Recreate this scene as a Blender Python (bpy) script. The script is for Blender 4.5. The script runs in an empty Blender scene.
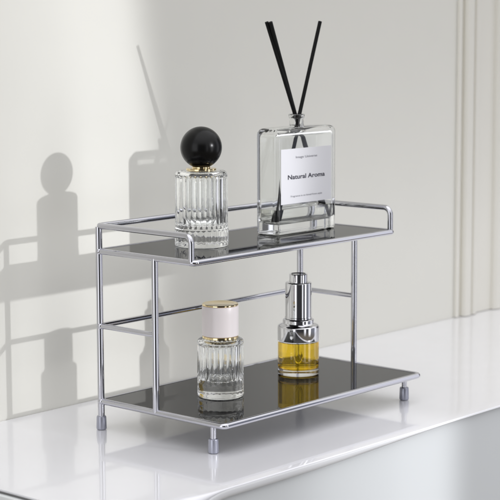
import bpy, bmesh, math, random
from mathutils import Vector, Matrix
random.seed(4)
scene = bpy.context.scene
COL = scene.collection
PI = math.pi

# ------------------------------------------------------------------ helpers
def link(name, bm, mat, parent=None, smooth=True, angle=40):
    me = bpy.data.meshes.new(name)
    bm.normal_update()
    bm.to_mesh(me); bm.free()
    if smooth:
        for p in me.polygons: p.use_smooth = True
        me.set_sharp_from_angle(angle=math.radians(angle))
    o = bpy.data.objects.new(name, me)
    COL.objects.link(o)
    for m in (mat if isinstance(mat, (list, tuple)) else [mat]):
        me.materials.append(m)
    if parent is not None: o.parent = parent
    return o

def thing(name, label, cat, loc=(0, 0, 0), rotz=0.0, group=None):
    o = bpy.data.objects.new(name, None)
    o.empty_display_size = 0.01
    COL.objects.link(o)
    o.location = loc; o.rotation_euler = (0, 0, rotz)
    o['label'] = label; o['category'] = cat
    if group: o['group'] = group
    return o

def tag(o, label, cat, group=None):
    o['label'] = label; o['category'] = cat
    if group: o['group'] = group
    return o

def box(bm, x0, x1, y0, y1, z0, z1, bevel=0.0, seg=3):
    vs = [bm.verts.new(p) for p in ((x0,y0,z0),(x1,y0,z0),(x1,y1,z0),(x0,y1,z0),(x0,y0,z1),(x1,y0,z1),(x1,y1,z1),(x0,y1,z1))]
    fs = [bm.faces.new([vs[i] for i in f]) for f in ((3,2,1,0),(4,5,6,7),(0,1,5,4),(1,2,6,5),(2,3,7,6),(3,0,4,7))]
    if bevel > 0:
        es = set(e for f in fs for e in f.edges)
        bmesh.ops.bevel(bm, geom=list(es), offset=bevel, segments=seg, profile=0.5, affect='EDGES')

def lathe(bm, prof, seg=64, rfun=None, close_axis=True, flip=False, center=(0, 0, 0)):
    """prof: list of (r, z) from bottom to top; r==0 gives an axis vertex."""
    cx, cy, cz = center
    rings = []
    for (r, z) in prof:
        if r <= 1e-7:
            rings.append([bm.verts.new((cx, cy, cz + z))])
        else:
            ring = []
            for k in range(seg):
                a = 2 * PI * k / seg
                rr = rfun(r, z, a) if rfun else r
                ring.append(bm.verts.new((cx + rr * math.cos(a), cy + rr * math.sin(a), cz + z)))
            rings.append(ring)
    for A, B in zip(rings[:-1], rings[1:]):
        for k in range(seg):
            k2 = (k + 1) % seg
            if len(A) == 1 and len(B) == 1: continue
            if len(A) == 1: f = [A[0], B[k2], B[k]]
            elif len(B) == 1: f = [A[k], A[k2], B[0]]
            else: f = [A[k], A[k2], B[k2], B[k]]
            if flip: f = f[::-1]
            bm.faces.new(f)

def arc(cx, cz, r, a0, a1, n=6):
    return [(cx + r * math.cos(math.radians(a0 + (a1 - a0) * i / n)), cz + r * math.sin(math.radians(a0 + (a1 - a0) * i / n))) for i in range(n + 1)]

def fillet(pts, radii, closed=False, n=8):
    P = [Vector(p) for p in pts]; N = len(P); out = []
    for i in range(N):
        if not closed and i in (0, N - 1): out.append(P[i]); continue
        a, b, c = P[(i - 1) % N], P[i], P[(i + 1) % N]
        r = radii if isinstance(radii, (int, float)) else radii[i]
        u = (a - b).normalized(); w = (c - b).normalized()
        ang = u.angle(w)
        d = r / math.tan(ang / 2)
        p0, p1 = b + u * d, b + w * d
        ctr = b + (u + w).normalized() * (r / math.sin(ang / 2))
        e0 = (p0 - ctr); e1 = (p1 - ctr); tot = e0.angle(e1); ax = e0.cross(e1).normalized()
        for k in range(n + 1):
            out.append(ctr + Matrix.Rotation(tot * k / n, 3, ax) @ e0)
    return out

def tube(bm, pts, r, closed=False, seg=20, caps=True):
    P = [Vector(p) for p in pts]; N = len(P)
    T = []
    for i in range(N):
        if closed: t = (P[(i + 1) % N] - P[i]).normalized() + (P[i] - P[i - 1]).normalized()
        elif i == 0: t = P[1] - P[0]
        elif i == N - 1: t = P[-1] - P[-2]
        else: t = (P[i + 1] - P[i]).normalized() + (P[i] - P[i - 1]).normalized()
        T.append(t.normalized())
    ref = Vector((0, 0, 1)) if abs(T[0].z) < 0.9 else Vector((1, 0, 0))
    nrm = (ref - T[0] * ref.dot(T[0])).normalized()
    rings = []
    for i in range(N):
        if i > 0:
            q = T[i - 1].rotation_difference(T[i]); nrm = q @ nrm
            nrm = (nrm - T[i] * nrm.dot(T[i])).normalized()
        b = T[i].cross(nrm)
        rings.append([bm.verts.new(P[i] + r * (math.cos(2*PI*k/seg) * nrm + math.sin(2*PI*k/seg) * b)) for k in range(seg)])
    M = N if closed else N - 1
    for i in range(M):
        A, B = rings[i], rings[(i + 1) % N]
        for k in range(seg):
            k2 = (k + 1) % seg
            bm.faces.new([A[k], A[k2], B[k2], B[k]])
    if not closed and caps:
        bm.faces.new(rings[0][::-1]); bm.faces.new(rings[-1])

def rrect(w, d, r, n=8):
    """rounded rectangle outline, counter-clockwise"""
    out = []
    for (sx, sy, a0) in ((1, 1, 0), (-1, 1, 90), (-1, -1, 180), (1, -1, 270)):
        for k in range(n + 1):
            a = math.radians(a0 + 90 * k / n)
            out.append((sx * (w / 2 - r) + r * math.cos(a), sy * (d / 2 - r) + r * math.sin(a)))
    return out

def loft(bm, rings, flip=False):
    R = [[bm.verts.new(p) for p in ring] for ring in rings]
    n = len(R[0])
    for A, B in zip(R[:-1], R[1:]):
        for k in range(n):
            f = [A[k], A[(k + 1) % n], B[(k + 1) % n], B[k]]
            bm.faces.new(f[::-1] if flip else f)
    f0, f1 = R[0][::-1], R[-1]
    bm.faces.new(f0[::-1] if flip else f0); bm.faces.new(f1[::-1] if flip else f1)

# ------------------------------------------------------------------ materials
def principled(name, base=(.8, .8, .8), rough=.5, metal=0, ior=1.5, trans=0, coat=0, coat_rough=.03, spec=None):
    m = bpy.data.materials.new(name); m.use_nodes = True
    b = m.node_tree.nodes['Principled BSDF']
    b.inputs['Base Color'].default_value = (*base, 1)
    b.inputs['Roughness'].default_value = rough
    b.inputs['Metallic'].default_value = metal
    b.inputs['IOR'].default_value = ior
    b.inputs['Transmission Weight'].default_value = trans
    b.inputs['Coat Weight'].default_value = coat
    b.inputs['Coat Roughness'].default_value = coat_rough
    if spec is not None: b.inputs['Specular IOR Level'].default_value = spec
    return m

def add_noise(m, scale, bump=0.0, dist=0.001, col=0.0, rough=0.0, detail=4):
    nt = m.node_tree; b = nt.nodes['Principled BSDF']
    tc = nt.nodes.new('ShaderNodeTexCoord'); nz = nt.nodes.new('ShaderNodeTexNoise')
    nz.inputs['Scale'].default_value = scale; nz.inputs['Detail'].default_value = detail
    nt.links.new(tc.outputs['Object'], nz.inputs['Vector'])
    if bump:
        bp = nt.nodes.new('ShaderNodeBump'); bp.inputs['Strength'].default_value = bump; bp.inputs['Distance'].default_value = dist
        nt.links.new(nz.outputs['Fac'], bp.inputs['Height']); nt.links.new(bp.outputs['Normal'], b.inputs['Normal'])
        if b.inputs['Coat Weight'].default_value > 0: nt.links.new(bp.outputs['Normal'], b.inputs['Coat Normal'])
    if col:
        base = b.inputs['Base Color'].default_value[:]
        nz2 = nt.nodes.new('ShaderNodeTexNoise'); nz2.inputs['Scale'].default_value = scale * .13; nz2.inputs['Detail'].default_value = 3
        nt.links.new(tc.outputs['Object'], nz2.inputs['Vector'])
        mr = nt.nodes.new('ShaderNodeMix'); mr.data_type = 'RGBA'
        mr.inputs[6].default_value = (*[c * (1 - col) for c in base[:3]], 1)
        mr.inputs[7].default_value = (*[min(1, c * (1 + col)) for c in base[:3]], 1)
        nt.links.new(nz2.outputs['Fac'], mr.inputs[0]); nt.links.new(mr.outputs[2], b.inputs['Base Color'])
    if rough:
        r0 = b.inputs['Roughness'].default_value
        mp = nt.nodes.new('ShaderNodeMapRange')
        mp.inputs['To Min'].default_value = max(0, r0 - rough); mp.inputs['To Max'].default_value = r0 + rough
        nt.links.new(nz.outputs['Fac'], mp.inputs['Value']); nt.links.new(mp.outputs['Result'], b.inputs['Roughness'])

M_wall = principled('wall_paint', (.787, .777, .716), .55, spec=.3); add_noise(M_wall, 140, .12, .0006, .012)
M_trim = principled('moulding_paint', (.79, .77, .70), .4); add_noise(M_trim, 120, .08, .0005, .012)
M_table = principled('white_lacquer', (.855, .853, .885), .22, coat=.8, coat_rough=.035); add_noise(M_table, 22, .03, .0006, .008, .04, 2)
M_drawer = principled('pale_grey_lacquer', (.72, .745, .75), .22, coat=.4, coat_rough=.08); add_noise(M_drawer, 18, .03, .0006, .01, 0, 2)
M_lip = principled('lip_lacquer', (.72, .725, .735), .3, coat=.3, coat_rough=.1); add_noise(M_lip, 18, .03, .0006, .01, 0, 2)
M_gap = principled('dark_gap', (.12, .12, .12), .6); add_noise(M_gap, 60, 0, .001, .05)
M_chrome = principled('polished_chrome', (.57, .57, .61), .06, 1); add_noise(M_chrome, 90, .012, .0004, 0, .02, 2)
M_mirrorchrome = principled('bright_chrome', (.72, .72, .735), .03, 1); add_noise(M_mirrorchrome, 60, .008, .0004, 0, .012, 2)
M_black = principled('black_mirror_glass', (.012, .012, .012), .025, 0, 1.55); add_noise(M_black, 30, 0, .001, 0, .012, 2)
nt_ = M_black.node_tree; b_ = nt_.nodes['Principled BSDF']; b_.inputs['Specular IOR Level'].default_value = 0.0
fr_ = nt_.nodes.new('ShaderNodeFresnel'); fr_.inputs['IOR'].default_value = 1.52
ml_ = nt_.nodes.new('ShaderNodeMath'); ml_.operation = 'MULTIPLY'; ml_.inputs[1].default_value = .88
gl_ = nt_.nodes.new('ShaderNodeBsdfGlossy'); gl_.inputs['Roughness'].default_value = .018
mx_ = nt_.nodes.new('ShaderNodeMixShader'); ou_ = nt_.nodes['Material Output']
nt_.links.new(fr_.outputs[0], ml_.inputs[0]); nt_.links.new(ml_.outputs[0], mx_.inputs[0]); nt_.links.new(b_.outputs[0], mx_.inputs[1]); nt_.links.new(gl_.outputs[0], mx_.inputs[2])
nt_.links.new(mx_.outputs[0], ou_.inputs['Surface'])
M_cap = principled('grey_foot_plastic', (.40, .41, .48), .25, .5); add_noise(M_cap, 200, .05, .0003, .02)
M_glass = principled('clear_glass', (.985, .995, .99), 0.0, 0, 1.5, 1.0)
M_liquid = principled('clear_liquid', (.97, .97, .95), 0.0, 0, 1.34, 1.0)
M_amber = principled('amber_oil', (.99, .655, .04), 0.0, 0, 1.42, 1.0); add_noise(M_amber, 40, .006, .0005, .02, 0, 2)
M_ball = principled('glossy_black_resin', (.004, .004, .004), .24, spec=.22); add_noise(M_ball, 160, .06, .0003, 0, .05, 3)
M_gold = principled('pale_gold', (.88, .72, .42), .12, 1); add_noise(M_gold, 80, .02, .0003, .02, .03)
M_whitecap = principled('white_cap_plastic', (.81, .752, .745), .35); add_noise(M_whitecap, 200, .03, .0002, .01)
M_paper = principled('label_paper', (.80, .80, .83), .6); add_noise(M_paper, 400, .05, .0002, .012)
M_ink = principled('dark_ink', (.035, .035, .055), .6); add_noise(M_ink, 500, 0, .001, .06)
M_inkgrey = principled('grey_ink', (.16, .16, .19), .6); add_noise(M_inkgrey, 500, 0, .001, .06)
M_reed = principled('black_reed', (.004, .004, .004), .7, spec=.22); add_noise(M_reed, 700, .25, .0004, .2)
M_tube = principled('pipette_glass', (.97, .98, .97), 0.0, 0, 1.5, 1.0)

# ------------------------------------------------------------------ the setting
WY = 0.100          # wall plane
# wall (one sheet, seen only from the front)
bm = bmesh.new(); box(bm, -1.2, 2.6, WY, WY + .08, -.60, 1.5)
wall = link('wall', bm, M_wall, smooth=False); wall['kind'] = 'structure'

# vertical panel moulding: a profile across the wall (x, how far it stands proud)
prof = [(.7345, 0), (.7350, .0035), (.7375, .0045), (.7400, .0045), (.7412, .0030), (.7415, .0002), (.7470, .0002), (.7475, .0050), (.7495, .0078), (.7530, .0090), (.7600, .0092), (.7630, .0080), (.7634, .0030), (.7672, .0030),
        (.7678, .0066), (.7705, .0080), (.7750, .0080), (.7780, .0062), (.7784, .0016), (.7830, .0012), (.8190, .0012), (.8200, .0050), (.8240, .0078), (.8290, .0086), (.8420, .0086),
        (.8560, .008), (.8600, .004), (.8640, .004), (.8660, .002), (.9000, .002), (.9000, 0)]
bm = bmesh.new()
A = [bm.verts.new((x, WY - p - .0004, .0006)) for x, p in prof]; B = [bm.verts.new((x, WY - p - .0004, 1.5)) for x, p in prof]
for i in range(len(prof) - 1): bm.faces.new([A[i], A[i + 1], B[i + 1], B[i]])
mo = link('wall_moulding', bm, M_trim, angle=25)
tag(mo, 'cream vertical stepped moulding on the wall at the right edge', 'moulding')

# white lacquered cabinet the rack stands on
X0, X1, YF, ZT = -.205, 1.70, -.235, 0.0
cab = thing('cabinet', 'glossy white lacquered cabinet top with rounded pale front under the rack', 'cabinet', (.4, -.06, -.6))
CP = Vector((.4, -.06, -.6))
def cablink(name, bm, mat, **k):
    o = link(name, bm, mat, cab, **k); o.matrix_parent_inverse = Matrix.Translation(-CP); return o
def front_outline(x0, x1, z0, z1, r, n=12):
    c = []
    for q, (cx, cz, a0) in enumerate(((x1 - r, z1 - r, 0), (x0 + r, z1 - r, 90), (x0 + r, z0 + r, 180), (x1 - r, z0 + r, 270))):
        for k in range(n + 1):
            a = math.radians(a0 + 90 * k / n); c.append((cx + r * math.cos(a), cz + r * math.sin(a)))
        if q == 0:      # extra points along the top edge
            for x in (.8, .32, .27, .21, .15, .09, .04, .0, -.03): c.append((x, z1))
    return c
def lip_outline(d, r):
    """opening outline moved in by d; along the top the border narrows towards the right"""
    pts = front_outline(OX0 + d, OX1 - d, OZ0 + d, OZ1 - d, r - d)
    out = []
    for x, z in pts:
        if z > OZ1 - d - .03 and x > .0:
            t = min(1, x / .32); t = t * t * (3 - 2 * t)
            z += d * .95 * t
        out.append((x, z))
    return out
# body: box with the drawer opening in its front
bm = bmesh.new()
box(bm, X0, X1, YF + .012, WY - .0006, -.58, ZT, .0)
o_body = cablink('cabinet_body', bm, M_table, smooth=False)
# front frame: lip around the rounded drawer opening, swept profile from outer edge to the recess
OX0, OX1, OZ0, OZ1, ORR = -.155, 1.62, -.52, ZT - .0010, .080
bm = bmesh.new()
steps = [(0.0, .0), (.0006, .0005), (.0016, .0008), (.0040, .0009), (.0060, .0007), (.0068, .0002), (.0073, -.001), (.0076, -.0095)]
rings = []
for d, out in steps:
    rings.append([bm.verts.new((x, YF - out, z)) for x, z in lip_outline(d, ORR)])
n = len(rings[0])
for A, B in zip(rings[:-1], rings[1:]):
    for k in range(n): bm.faces.new([A[k], A[(k + 1) % n], B[(k + 1) % n], B[k]][::-1])
cablink('drawer_lip', bm, M_lip, angle=60)
# flat front frame between the outer rectangle and the opening
rect = front_outline(OX0, OX1, OZ0, OZ1, ORR)
bm = bmesh.new()
def edge_round(x):
    """radius of the rounded top edge: small over the drawer, growing softly towards the left corner"""
    c = OX0 + ORR
    if x >= c: return .0012
    dx = min(c - x, ORR * .98)
    return min(.0115, .0012 + .62 * (ORR - math.sqrt(ORR * ORR - dx * dx)))
xs_ = [X0 + (OX0 + ORR - X0) * k / 26 for k in range(27)] + [X1]
ov = [bm.verts.new((X0, YF, -.58)), bm.verts.new((X1, YF, -.58))] + [bm.verts.new((x, YF, ZT - edge_round(x) + (.0006 if x > OX0 + ORR - 1e-4 else 0))) for x in xs_[::-1]]
iv = [bm.verts.new((x, YF, z)) for x, z in rect]
es = [bm.edges.new((ov[i], ov[(i + 1) % len(ov)])) for i in range(len(ov))] + [bm.edges.new((iv[i], iv[(i + 1) % n])) for i in range(n)]
bmesh.ops.triangle_fill(bm, edges=es, use_beauty=True)
for f in bm.faces:
    f.normal_update()
    if f.normal.y > 0: f.normal_flip()
cablink('front_frame', bm, M_table, smooth=False)
# rounded top edge joining the front frame to the top
bm = bmesh.new(); cols = []
for x in xs_:
    r = edge_round(x); col = []
    for k in range(9):
        a = PI / 2 * k / 8
        col.append(bm.verts.new((x, YF - .0002 + r - r * math.cos(a), ZT + .0002 - r + r * math.sin(a))))
    col.append(bm.verts.new((x, YF + .016, ZT + .0002)))
    cols.append(col)
for A, B in zip(cols[:-1], cols[1:]):
    for k in range(9): bm.faces.new([A[k], B[k], B[k + 1], A[k + 1]])
cablink('top_edge', bm, M_table, angle=60)
# recessed drawer front
bm = bmesh.new()
loft(bm, [[(x, y, z) for x, z in lip_outline(.0083, ORR)][::-1] for y in (YF + .011, YF + .0035)])
bmesh.ops.recalc_face_normals(bm, faces=bm.faces)
cablink('drawer_front', bm, M_drawer, angle=40)
# left end: dark joint under the top, then the end panel
bm = bmesh.new(); box(bm, X0 - .0012, X0 - .0001, YF + .004, WY - .002, -.0030, -.0016)
cablink('joint_gap', bm, M_gap, smooth=False)
bm = bmesh.new(); box(bm, X0 - .006, X0 - .0002, YF + .002, WY - .002, -.58, -.0031, .0009)
cablink('end_panel', bm, M_drawer, angle=40)

# ------------------------------------------------------------------ the two-tier rack
W, DL, DU, DM = .300, .1613, .1256, .0749
ZL, ZM, ZU, ZG = .02805, .1023, .1749, .1995
RP, RR, RX = .0033, .0029, .0026
rack = thing('tray_rack', 'chrome wire two tier tray rack with black mirror shelves on white cabinet', 'tray rack', (0, 0, 0))
def rod(name, pts, r, rad=None, closed=False, seg=20):
    bm = bmesh.new(); tube(bm, fillet(pts, rad, closed) if rad else pts, r, closed, seg)
    bmesh.ops.recalc_face_normals(bm, faces=bm.faces)
    return link(name, bm, M_chrome, rack, angle=50)
# shelf frames: closed bent-rod loops
rod('lower_frame', [(0, 0, ZL), (0, -DL, ZL), (W, -DL, ZL), (W, 0, ZL)], RR, .0045, True)
rod('upper_frame', [(0, 0, ZU), (0, -DU, ZU), (W, -DU, ZU), (W, 0, ZU)], RR, .0045, True)
# guard rail around the upper shelf
rod('guard_rail', [(0, -DU + .0035, ZU + .001), (0, -DU + .0035, ZG), (0, 0, ZG), (W, 0, ZG), (W, -DU + .0035, ZG), (W, -DU + .0035, ZU + .001)], RR, [0, .0075, .0032, .0032, .0075, 0])
# brace at half height
rod('middle_brace', [(0, -DM, ZM), (0, 0, ZM), (W, 0, ZM), (W, -DM, ZM)], RX, [0, .0032, .0032, 0])
for x in (0, W):
    rod('post', [(x, 0, .006), (x, 0, ZG - .001)], RP, seg=24)
    rod('post', [(x, -DM, ZL), (x, -DM, ZU)], RP - .0001, seg=24)
# weld beads where rods meet
for (x, y, z) in [(x, 0, z) for x in (0, W) for z in (ZL, ZM, ZU)]:
    bm = bmesh.new()
    bmesh.ops.create_uvsphere(bm, u_segments=14, v_segments=10, radius=.0038, matrix=Matrix.Translation((x, y - .0006, z)))
    link('weld_bead', bm, M_chrome, rack)
# glossy black panels let into the frames
for nm, d, z in (('lower_panel', DL, ZL), ('upper_panel', DU, ZU)):
    bm = bmesh.new(); box(bm, .0012, W - .0012, -d + .0012, -.0012, z - .0016, z + .0021, .0004, 2)
    link(nm, bm, M_black, rack, smooth=False)
# feet
FX, FY = .0036, .1448
for (x, y) in ((0, 0), (W, 0), (FX, -FY), (W - FX, -FY)):
    bm = bmesh.new()
    lathe(bm, [(0, .002), (.0027, .002), (.0027, ZL - .001), (0, ZL - .001)], 24, center=(x, y, 0))
    ft = link('foot', bm, M_chrome, rack)
    bm = bmesh.new()
    lathe(bm, [(0, .0004), (.0043, .0004), (.0049, .0010), (.0050, .0025), (.0047, .0125), (.0043, .0136), (.0032, .0139), (0, .0139)], 32, center=(x, y, 0))
    link('foot_cap', bm, M_cap, ft, angle=35)
ZLS, ZUS = ZL + .0021, ZU + .0021

# ------------------------------------------------------------------ perfume bottle with a black ball stopper
def glassbody(name, outer, inner, seg, rfun, parent, z0=0.0):
    bm = bmesh.new()
    lathe(bm, outer, seg, rfun)
    lathe(bm, inner, max(64, seg // 4), None, flip=True)
    return link(name, bm, M_glass, parent, angle=28)

pb = thing('perfume_bottle', 'ribbed clear glass bottle with black ball stopper on the upper shelf', 'perfume bottle', (.0829, -.0573, ZUS + .0002))
R = .0262; NF = 30
def flute_convex(z0, z1, amp, nf, sharp=False):
    def f(r, z, a):
        if z > z1 + 1e-6: return r
        if z < z0 - 1e-6:
            if z < .0035 or z > .0165 or r < .01: return r
            return r - .00035 * min(1, (z - .0035) / .002, (.0165 - z) / .001) * (1 - abs(math.cos(nf * a / 2)))
        t = min(1, (z - z0) / .003, (z1 - z) / .003); t = max(0, t)
        c = abs(math.cos(nf * a / 2))
        return r - amp * t * (c if sharp else (1 - c))
    return f
zs = [.0185 + (.0695 - .0185) * i / 24 for i in range(25)]
zs = sorted(zs + [.0192, .0200, .0210, .0688, .0680, .0670])
outer = [(0, .0006), (R - .004, .0002), (R - .0016, 0)] + [(R - .0016 + .0016 * math.sin(a), .0016 - .0016 * math.cos(a)) for a in (.4, .8, 1.2, PI / 2)] + \
        [(R, .0036), (R, .0056), (R, .0100), (R, .0150), (R, .0160), (R - .0003, .0172), (R - .0010, .0179)] + [(R - .0006, z) for z in zs] + [(R - .0012, .0706), (R - .0022, .0720), (R - .004, .0729), (R - .007, .0732), (.0145, .0733), (0, .0733)]
inner = [(0, .0215), (.012, .0210), (.0185, .0205), (.0207, .0215), (.0215, .0235), (.0215, .0655), (.0205, .0685), (.018, .0700), (0, .0703)]
glassbody('glass_body', outer, inner, NF * 14, flute_convex(.0185, .0695, .0014, NF), pb)
bm = bmesh.new()
lathe(bm, [(0, .0735), (.0142, .0735), (.0146, .0737), (.0146, .0749), (.0142, .0752), (.0090, .0753), (.0088, .0755), (.0088, .0766), (0, .0766)], 64)
link('gold_collar', bm, M_gold, pb, angle=35)
bm = bmesh.new(); rb = .0202; zc = .0952
prof = [(0, zc - .0190)] + [(rb * math.cos(math.radians(a)), zc + rb * math.sin(math.radians(a))) for a in range(-68, 90, 4)] + [(0, zc + rb)]
lathe(bm, prof, 72)
link('ball_stopper', bm, M_ball, pb, angle=30)

# ------------------------------------------------------------------ white-capped bottle
wb = thing('perfume_bottle', 'short fluted glass bottle with white cap and gold rims on lower shelf', 'perfume bottle', (.0870, -.0775, ZLS + .0002))
R = .0228; NF2 = 22
zs = [.0145 + (.0530 - .0145) * i / 24 for i in range(25)]
outer = [(0, .0006), (R - .005, .0002), (R - .0025, 0)] + [(R - .0025 + .0025 * math.sin(a), .0025 - .0025 * math.cos(a)) for a in (.4, .8, 1.2, PI / 2)] + \
        [(R, .0036), (R, .0056), (R, .0090), (R, .0125), (R, .0132)] + [(R, z) for z in zs] + [(R, .0534)] + arc(R - .0035, .0535, .0035, 0, 90, 6) + [(.0172, .0573), (0, .0573)]
inner = [(0, .0168), (.010, .0161), (.0150, .0159), (.0172, .0169), (.0182, .0195), (.0186, .0500), (.0172, .0532), (.014, .0545), (0, .0546)]
def wflute(r, z, a):
    z0, z1 = .0140, .0533
    if .0035 < z < .0128 and r > .01:
        return r - .00025 * min(1, (z - .0035) / .002, (.0128 - z) / .001) * abs(math.cos(NF2 * a / 2))
    if z < z0 or z > z1: return r
    t = min(1, (z - z0) / .009, (z1 - z) / .0018)
    return r - .0015 * max(0, t) * abs(math.cos(NF2 * a / 2))
glassbody('glass_body', outer, inner, NF2 * 16, wflute, wb)
bm = bmesh.new(); lathe(bm, [(0, .0575), (.0172, .0575), (.0176, .0578), (.0176, .0597), (.0173, .0600), (0, .0600)], 64)
link('gold_collar', bm, M_gold, wb, angle=35)
bm = bmesh.new(); lathe(bm, [(0, .0601), (.0172, .0601), (.0178, .0605)] + [(.0178, .0605 + .0283 * k / 4) for k in range(1, 5)] + [(.0175, .0894), (.0165, .0897), (0, .0897)], 64)
cp = link('white_cap', bm, M_whitecap, wb, angle=35)
bm = bmesh.new(); lathe(bm, [(0, .0898), (.0172, .0898), (.0176, .0900), (.0176, .0910), (.0171, .0914), (.0150, .0915), (.0140, .0912), (0, .0912)], 64)
link('gold_top', bm, M_gold, cp, angle=35)

# ------------------------------------------------------------------ dropper bottle with amber oil
db = thing('dropper_bottle', 'small bottle of amber oil with tall chrome push button dropper cap', 'dropper bottle', (.2167, -.0677, ZLS + .0002))
R = .0213
HD = .0358          # glass height up to the chrome collar
bm = bmesh.new()
lathe(bm, [(0, .0006), (R - .004, .0002), (R - .0018, 0)] + [(R - .0018 + .0018 * math.sin(a), .0018 - .0018 * math.cos(a)) for a in (.4, .8, 1.2, PI / 2)] + [(R, .0068), (R - .0003, .0072), (R, .0076), (R, HD), (0, HD)], 96)
lathe(bm, [(0, .0076), (.012, .0073), (.0170, .0070), (.0188, .0077), (.0196, .0092), (.0196, HD - .001), (0, HD - .001)], 96, flip=True)
link('glass_body', bm, M_glass, db, angle=28)
bm = bmesh.new()
lathe(bm, [(0, .0074), (.012, .0071), (.0171, .0068), (.0190, .0075), (.0198, .0090), (.0198, HD - .0016), (0, HD - .0016)], 96)
link('amber_oil', bm, M_amber, db, angle=28)
bm = bmesh.new()
lathe(bm, [(0, HD + .0001), (R + .0002, HD + .0001), (R + .0003, HD + .0004), (R + .0003, HD + .0135)] + arc(R - .0024, HD + .0135, .0027, 0, 66, 5) + [(.0178, HD + .0168), (.0166, HD + .0172), (.0161, HD + .0178), (.0161, HD + .0206)] +
      arc(.0153, HD + .0208, .0008, 0, 80, 3) + [(.0146, HD + .0221), (0, HD + .0221)], 72)
ch = link('chrome_collar', bm, M_mirrorchrome, db, angle=24)
bm = bmesh.new()
h0 = HD + .0222
lathe(bm, [(0, h0), (.0134, h0), (.0140, h0 + .0004), (.0140, h0 + .0016), (.0136, h0 + .0020), (.0136, h0 + .0364)] + arc(.0121, h0 + .0366, .0015, 0, 90, 5) + [(.0095, h0 + .0381), (0, h0 + .0381)], 72)
link('chrome_cap', bm, M_mirrorchrome, db, angle=24)
bm = bmesh.new()
h1 = h0 + .0374
lathe(bm, [(0, h1), (.0093, h1), (.0093, h1 + .0085), (.0090, h1 + .0090), (.0082, h1 + .0092), (.0076, h1 + .0086), (0, h1 + .0085)], 64)
link('push_button', bm, M_mirrorchrome, db, angle=24)
bm = bmesh.new()
lathe(bm, [(0, .0115), (.0016, .0119), (.0026, .0145), (.0034, .019), (.0034, HD - .0015), (0, HD - .0015)], 32)
lathe(bm, [(0, .0130), (.0006, .0134), (.0014, .0155), (.0022, .0195), (.0022, HD - .0025), (0, HD - .0025)], 32, flip=True)
link('glass_pipette', bm, M_tube, db, angle=28)

# ------------------------------------------------------------------ reed diffuser bottle
DW, DD, DH = .0970, .030, .1075
DX, DY = .2299, -.0540
df = thing('diffuser_bottle', 'flat rectangular clear glass reed diffuser bottle with white square label', 'diffuser bottle', (DX, DY, ZUS + .0002))
def ringat(w, d, r, z, n=8): return [(x, y, z) for x, y in rrect(w, d, r, n)]
bm = bmesh.new()
rc = .0062
rings = [ringat(DW - 2 * .0030, DD - 2 * .0030, rc - .0030, 0)]
for a in (25, 50, 75, 90):
    s = .0030 * (1 - math.sin(math.radians(a))); rings.append(ringat(DW - 2 * s, DD - 2 * s, rc - s, .0030 * (1 - math.cos(math.radians(a)))))
for z in (.03, .06, .09): rings.append(ringat(DW, DD, rc, z))
for a in (0, 20, 40, 60, 80, 90):
    s = .0062 * (1 - math.cos(math.radians(a))); rings.append(ringat(DW - 2 * s, DD - 2 * s, max(.0015, rc - s * .8), DH - .0062 + .0062 * math.sin(math.radians(a))))
n = len(rings[0])
# shoulders run up into a round neck with a lip
def circ(r, z):
    out = []
    for i, (sx, sy, a0) in enumerate(((1, 1, 0), (-1, 1, 90), (-1, -1, 180), (1, -1, 270))):
        for k in range(9):
            a = math.radians(a0 + 90 * (k + .001 * (k == 0) - .001 * (k == 8)) / 8 * .98 + .9)
            out.append((r * math.cos(a), r * math.sin(a), z))
    return out
rings += [circ(.0088, DH + .0006), circ(.0076, DH + .0014), circ(.0072, DH + .0028), circ(.0072, DH + .0085), circ(.0081, DH + .0092), circ(.0083, DH + .0105), circ(.0083, DH + .0122), circ(.0077, DH + .0130),
          circ(.0066, DH + .0130), circ(.0061, DH + .0122), circ(.0060, DH + .008), circ(.0060, DH - .0006), circ(.0066, DH - .0030)]
# inner cavity, continuous through the neck: down to the thick bottom
wl = .0042
for a in (90, 60, 30, 0):
    s = .0050 * (1 - math.cos(math.radians(a))); rings.append(ringat(DW - 2 * wl - 2 * s, DD - 2 * wl - 2 * s, max(.0008, .0032 - s * .5), DH - .0098 + .0050 * math.sin(math.radians(a))))
for z in (.07, .04, .022): rings.append(ringat(DW - 2 * wl, DD - 2 * wl, .0032, z))
for a in (0, 30, 60, 90):
    s = .0060 * (1 - math.cos(math.radians(a))); rings.append(ringat(DW - 2 * wl - 2 * s, DD - 2 * wl - 2 * min(s, .004), max(.0008, .0032 - s * .5), .0165 - .0060 * math.sin(math.radians(a))))
loft(bm, rings)
# raised centre of the cavity floor is left to the thick rounded base
bmesh.ops.recalc_face_normals(bm, faces=bm.faces)
link('glass_body', bm, M_glass, df, angle=32)
# shallow clear liquid, a hair into the glass so there is no air film
bm = bmesh.new(); e = .0002; rings = []
for a in (90, 60, 30, 0):
    s = .0060 * (1 - math.cos(math.radians(a))); rings.append(ringat(DW - 2 * wl - 2 * s + 2 * e, DD - 2 * wl - 2 * min(s, .004) + 2 * e, max(.0008, .0032 - s * .5), .0165 - .0060 * math.sin(math.radians(a)) - e))
rings.append(ringat(DW - 2 * wl + 2 * e, DD - 2 * wl + 2 * e, .0032, .0255))
loft(bm, rings)
bmesh.ops.recalc_face_normals(bm, faces=bm.faces)
link('clear_liquid', bm, M_liquid, df, angle=32)
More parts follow.
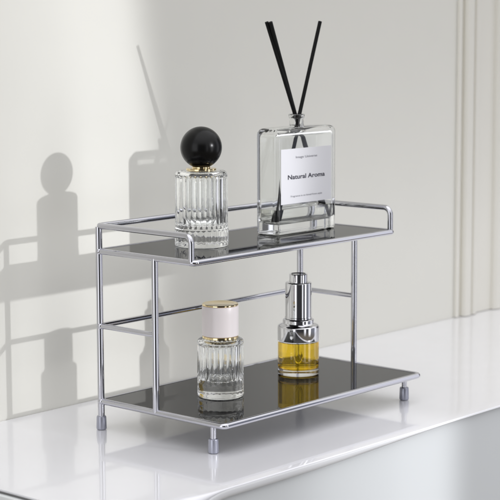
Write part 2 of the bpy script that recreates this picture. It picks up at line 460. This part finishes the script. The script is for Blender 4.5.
# label on the front face
LX, LZ, LW, LH = -.0025, .0590, .0800, .0560
bm = bmesh.new(); box(bm, LX - LW / 2, LX + LW / 2, -DD / 2 - .00035, -DD / 2 - .00008, LZ - LH / 2, LZ + LH / 2)
lb = link('paper_label', bm, M_paper, df, smooth=False)
def text(name, body, size, z, mat, width, bold=0.0):
    cu = bpy.data.curves.new(name, 'FONT'); cu.body = body; cu.size = size; cu.align_x = 'CENTER'; cu.align_y = 'CENTER'; cu.offset = bold; cu.resolution_u = 4
    t = bpy.data.objects.new(name + '_tmp', cu); COL.objects.link(t)
    bpy.context.view_layer.update()
    me = bpy.data.meshes.new_from_object(t.evaluated_get(bpy.context.evaluated_depsgraph_get()))
    bpy.data.objects.remove(t)
    xs = [v.co.x for v in me.vertices]; k = width / (max(xs) - min(xs)); c = (max(xs) + min(xs)) / 2
    me.transform(Matrix.Translation((-c, 0, 0))); me.transform(Matrix.Diagonal((k, 1, 1, 1)))
    me.transform(Matrix.Rotation(PI / 2, 4, 'X'))
    me.materials.clear(); me.materials.append(mat)
    o = bpy.data.objects.new(name, me); COL.objects.link(o); o.parent = lb
    o.location = (LX, -DD / 2 - .0005, z)
    return o
text('printed_title', 'Natural Aroma', .0064, LZ - .0010, M_ink, .0590, .00014)
text('printed_line', 'Image Universe', .0034, LZ + .0190, M_inkgrey, .0340)
text('printed_line', 'Fragrance is so loved from style', .0026, LZ - .0205, M_inkgrey, .0500)

# the reeds standing in it
def reed(tip, foot, label):
    tip = Vector(tip); foot = Vector(foot); d = tip - foot; L = d.length
    bm = bmesh.new()
    segs = 24; pts = []
    for i in range(segs + 1): pts.append((0, 0, L * i / segs))
    tube(bm, pts, .00195, False, 14)
    bmesh.ops.recalc_face_normals(bm, faces=bm.faces)
    o = link('reed_stick', bm, M_reed, None, angle=50)
    o.location = foot; o.rotation_mode = 'QUATERNION'; o.rotation_quaternion = Vector((0, 0, 1)).rotation_difference(d)
    tag(o, label, 'reed', 'black diffuser reeds')

def reed_through(neck, tipx, tipy, footx):
    N = Vector((neck[0], neck[1], .300)); zt, zf = .3916, .1895
    k = (N.z - zf) / (zt - N.z)
    reed_tip = Vector((tipx, tipy, zt))
    return reed_tip, N + (N - reed_tip) * k
for neck, tx, ty, lab in (((.2277, -.0525), .1918, -.0465, 'outermost of the two black reeds leaning left out of the diffuser bottle'),
                          ((.2312, -.0500), .1930, -.0507, 'inner of the two black reeds leaning left out of the diffuser bottle'),
                          ((.2317, -.0570), .2638, -.0570, 'single black reed leaning right out of the diffuser bottle')):
    t, f = reed_through(neck, tx, ty, 0)
    reed(t, f, lab)

# ------------------------------------------------------------------ light
LP = Vector((1.07, -3.5, .97))
sp = bpy.data.lights.new('window_sun', 'SPOT')
sp.energy = 262; sp.spot_size = math.radians(40); sp.spot_blend = .3; sp.shadow_soft_size = .027
sp.color = (.965, .97, 1.0)
so = bpy.data.objects.new('window_sun', sp); COL.objects.link(so)
so.location = LP
so.rotation_euler = (Vector((.05, .1, .15)) - LP).to_track_quat('-Z', 'Y').to_euler()
# the beam comes in through a gap between curtains: its strength varies across its width
sp.use_nodes = True
nt = sp.node_tree; nt.nodes.clear()
def nd(t, **k):
    n_ = nt.nodes.new(t)
    for a, b in k.items(): setattr(n_, a, b)
    return n_
def mth(op, a, b=None):
    n_ = nd('ShaderNodeMath', operation=op)
    for i, v in enumerate((a, b)):
        if v is None: continue
        if isinstance(v, (int, float)): n_.inputs[i].default_value = v
        else: nt.links.new(v, n_.inputs[i])
    return n_.outputs[0]
geo = nd('ShaderNodeNewGeometry'); sep = nd('ShaderNodeSeparateXYZ'); nt.links.new(geo.outputs['Incoming'], sep.inputs[0])
u = mth('DIVIDE', sep.outputs[0], sep.outputs[1]); v = mth('DIVIDE', sep.outputs[2], sep.outputs[1])
xw = mth('ADD', mth('MULTIPLY', u, .1 - LP.y), LP.x)
zw = mth('ADD', mth('MULTIPLY', v, .1 - LP.y), LP.z)
sl = mth('MULTIPLY', mth('MAXIMUM', mth('SUBTRACT', zw, .24), 0.0), .17)
xs = mth('ADD', xw, sl)
ramp = nd('ShaderNodeValToRGB')
tt = mth('DIVIDE', mth('ADD', xs, .30), .60)
nt.links.new(tt, ramp.inputs[0])
def setramp(r, stops):
    el = r.color_ramp.elements
    while len(el) > 1: el.remove(el[-1])
    first = True
    for p, c in stops:
        c = c if isinstance(c, tuple) else (c, c, c)
        e = el[0] if first else el.new(p)
        e.position = p; e.color = (*c, 1); first = False
setramp(ramp, [((x + .30) / .60, c) for x, c in ((-.24, .0), (-.11, .12), (-.035, .60), (-.012, .70), (.002, .66), (.03, .82), (.052, .80), (.09, 1.0), (.160, 1.0), (.178, .72), (.200, .0))])
em = nd('ShaderNodeEmission'); out = nd('ShaderNodeOutputLight')
nt.links.new(ramp.outputs[0], em.inputs['Strength']); nt.links.new(em.outputs[0], out.inputs[0])

# room around the camera: pale walls, windows, dark gaps between them
w = bpy.data.worlds.new('World'); scene.world = w; w.use_nodes = True
nt = w.node_tree; nt.nodes.clear()
tc = nd('ShaderNodeTexCoord'); sep = nd('ShaderNodeSeparateXYZ'); nt.links.new(tc.outputs['Generated'], sep.inputs[0])
az = mth('ARCTAN2', sep.outputs[0], mth('MULTIPLY', sep.outputs[1], -1.0))
r1 = nd('ShaderNodeValToRGB'); nt.links.new(mth('ADD', mth('DIVIDE', az, 2 * PI), .5), r1.inputs[0])
K = .1
def P(deg): return deg / 360 + .5
setramp(r1, [(P(a), (c[0] * K, c[1] * K, c[2] * K)) for a, c in (
    (-180, (.5, .5, .5)), (-108, (.9, .9, .92)), (-97, (2.3, 2.32, 2.4)), (-70, (2.4, 2.42, 2.5)), (-65, (.16, .16, .17)), (-56, (.055, .055, .06)), (-22, (.055, .055, .06)), (-18, (.5, .5, .5)), (-15, (1.9, 1.92, 2.0)), (-10, (1.9, 1.92, 2.0)), (-6, (.10, .10, .11)),
    (8, (.12, .12, .13)), (11, (3.4, 3.4, 3.5)), (20, (3.4, 3.4, 3.5)), (23, (.30, .31, .36)), (49, (.34, .36, .43)), (53, (1.4, 1.42, 1.55)), (66, (1.4, 1.42, 1.55)), (71, (.16, .16, .17)), (90, (.14, .14, .15)), (110, (.5, .5, .5)))])
# ceiling and floor
el = nd('ShaderNodeValToRGB'); nt.links.new(mth('ADD', mth('MULTIPLY', sep.outputs[2], .5), .5), el.inputs[0])
setramp(el, [(0.0, 0.0), (.33, 0.0), (.39, 1.0), (.64, 1.0), (.74, 0.0)])
cf = nd('ShaderNodeValToRGB'); nt.links.new(mth('ADD', mth('MULTIPLY', sep.outputs[2], .5), .5), cf.inputs[0])
setramp(cf, [(0.0, (.022, .019, .016)), (.42, (.026, .023, .019)), (.55, (.110, .110, .112)), (.80, (.150, .150, .153)), (.90, (.225, .225, .23)), (1.0, (.235, .235, .24))])
mix = nd('ShaderNodeMix', data_type='RGBA')
nt.links.new(el.outputs[0], mix.inputs[0]); nt.links.new(cf.outputs[0], mix.inputs[6]); nt.links.new(r1.outputs[0], mix.inputs[7])
bg = nd('ShaderNodeBackground'); bg.inputs['Strength'].default_value = .75 / K
nt.links.new(mix.outputs[2], bg.inputs['Color'])
wo = nd('ShaderNodeOutputWorld'); nt.links.new(bg.outputs[0], wo.inputs[0])

# ------------------------------------------------------------------ camera
cam = bpy.data.cameras.new('camera'); co = bpy.data.objects.new('camera', cam); COL.objects.link(co)
yaw, pitch, roll = math.radians(48.38972784), math.radians(-7.83544527), math.radians(-.1667287)
fwd = Vector((math.sin(yaw) * math.cos(pitch), math.cos(yaw) * math.cos(pitch), math.sin(pitch)))
rgt = Vector((math.cos(yaw), -math.sin(yaw), 0)); up = rgt.cross(fwd)
r_ = math.cos(roll) * rgt + math.sin(roll) * up; u_ = -math.sin(roll) * rgt + math.cos(roll) * up
m = Matrix((r_, u_, -fwd)).transposed().to_4x4(); m.translation = Vector((-1.14593293, -1.21140492, .40423367))
co.matrix_world = m
cam.sensor_width = 36; cam.lens = 36 * 1749.07 / 500
cam.clip_start = .05; cam.clip_end = 100
cam.dof.use_dof = True; cam.dof.focus_distance = 1.66; cam.dof.aperture_fstop = 13
scene.camera = co
# light focused through the glass onto the wall
sp.cycles.is_caustics_light = True
wall.cycles.is_caustics_receiver = True
for o in bpy.data.objects:
    if o.name.startswith('glass_body'): o.cycles.is_caustics_caster = True

scene.view_settings.view_transform = 'Standard'; scene.view_settings.look = 'None'; scene.view_settings.exposure = 0; scene.view_settings.gamma = 1
scene.render.engine = 'CYCLES'
cy = scene.cycles
cy.max_bounces = 24; cy.transmission_bounces = 20; cy.glossy_bounces = 10; cy.diffuse_bounces = 5; cy.transparent_max_bounces = 8
cy.sample_clamp_indirect = 6; cy.blur_glossy = .3; cy.caustics_reflective = True; cy.caustics_refractive = True
cy.use_denoising = True
try: cy.denoiser = 'OPENIMAGEDENOISE'
except Exception: pass
scene.render.resolution_x = 1024; scene.render.resolution_y = 1024
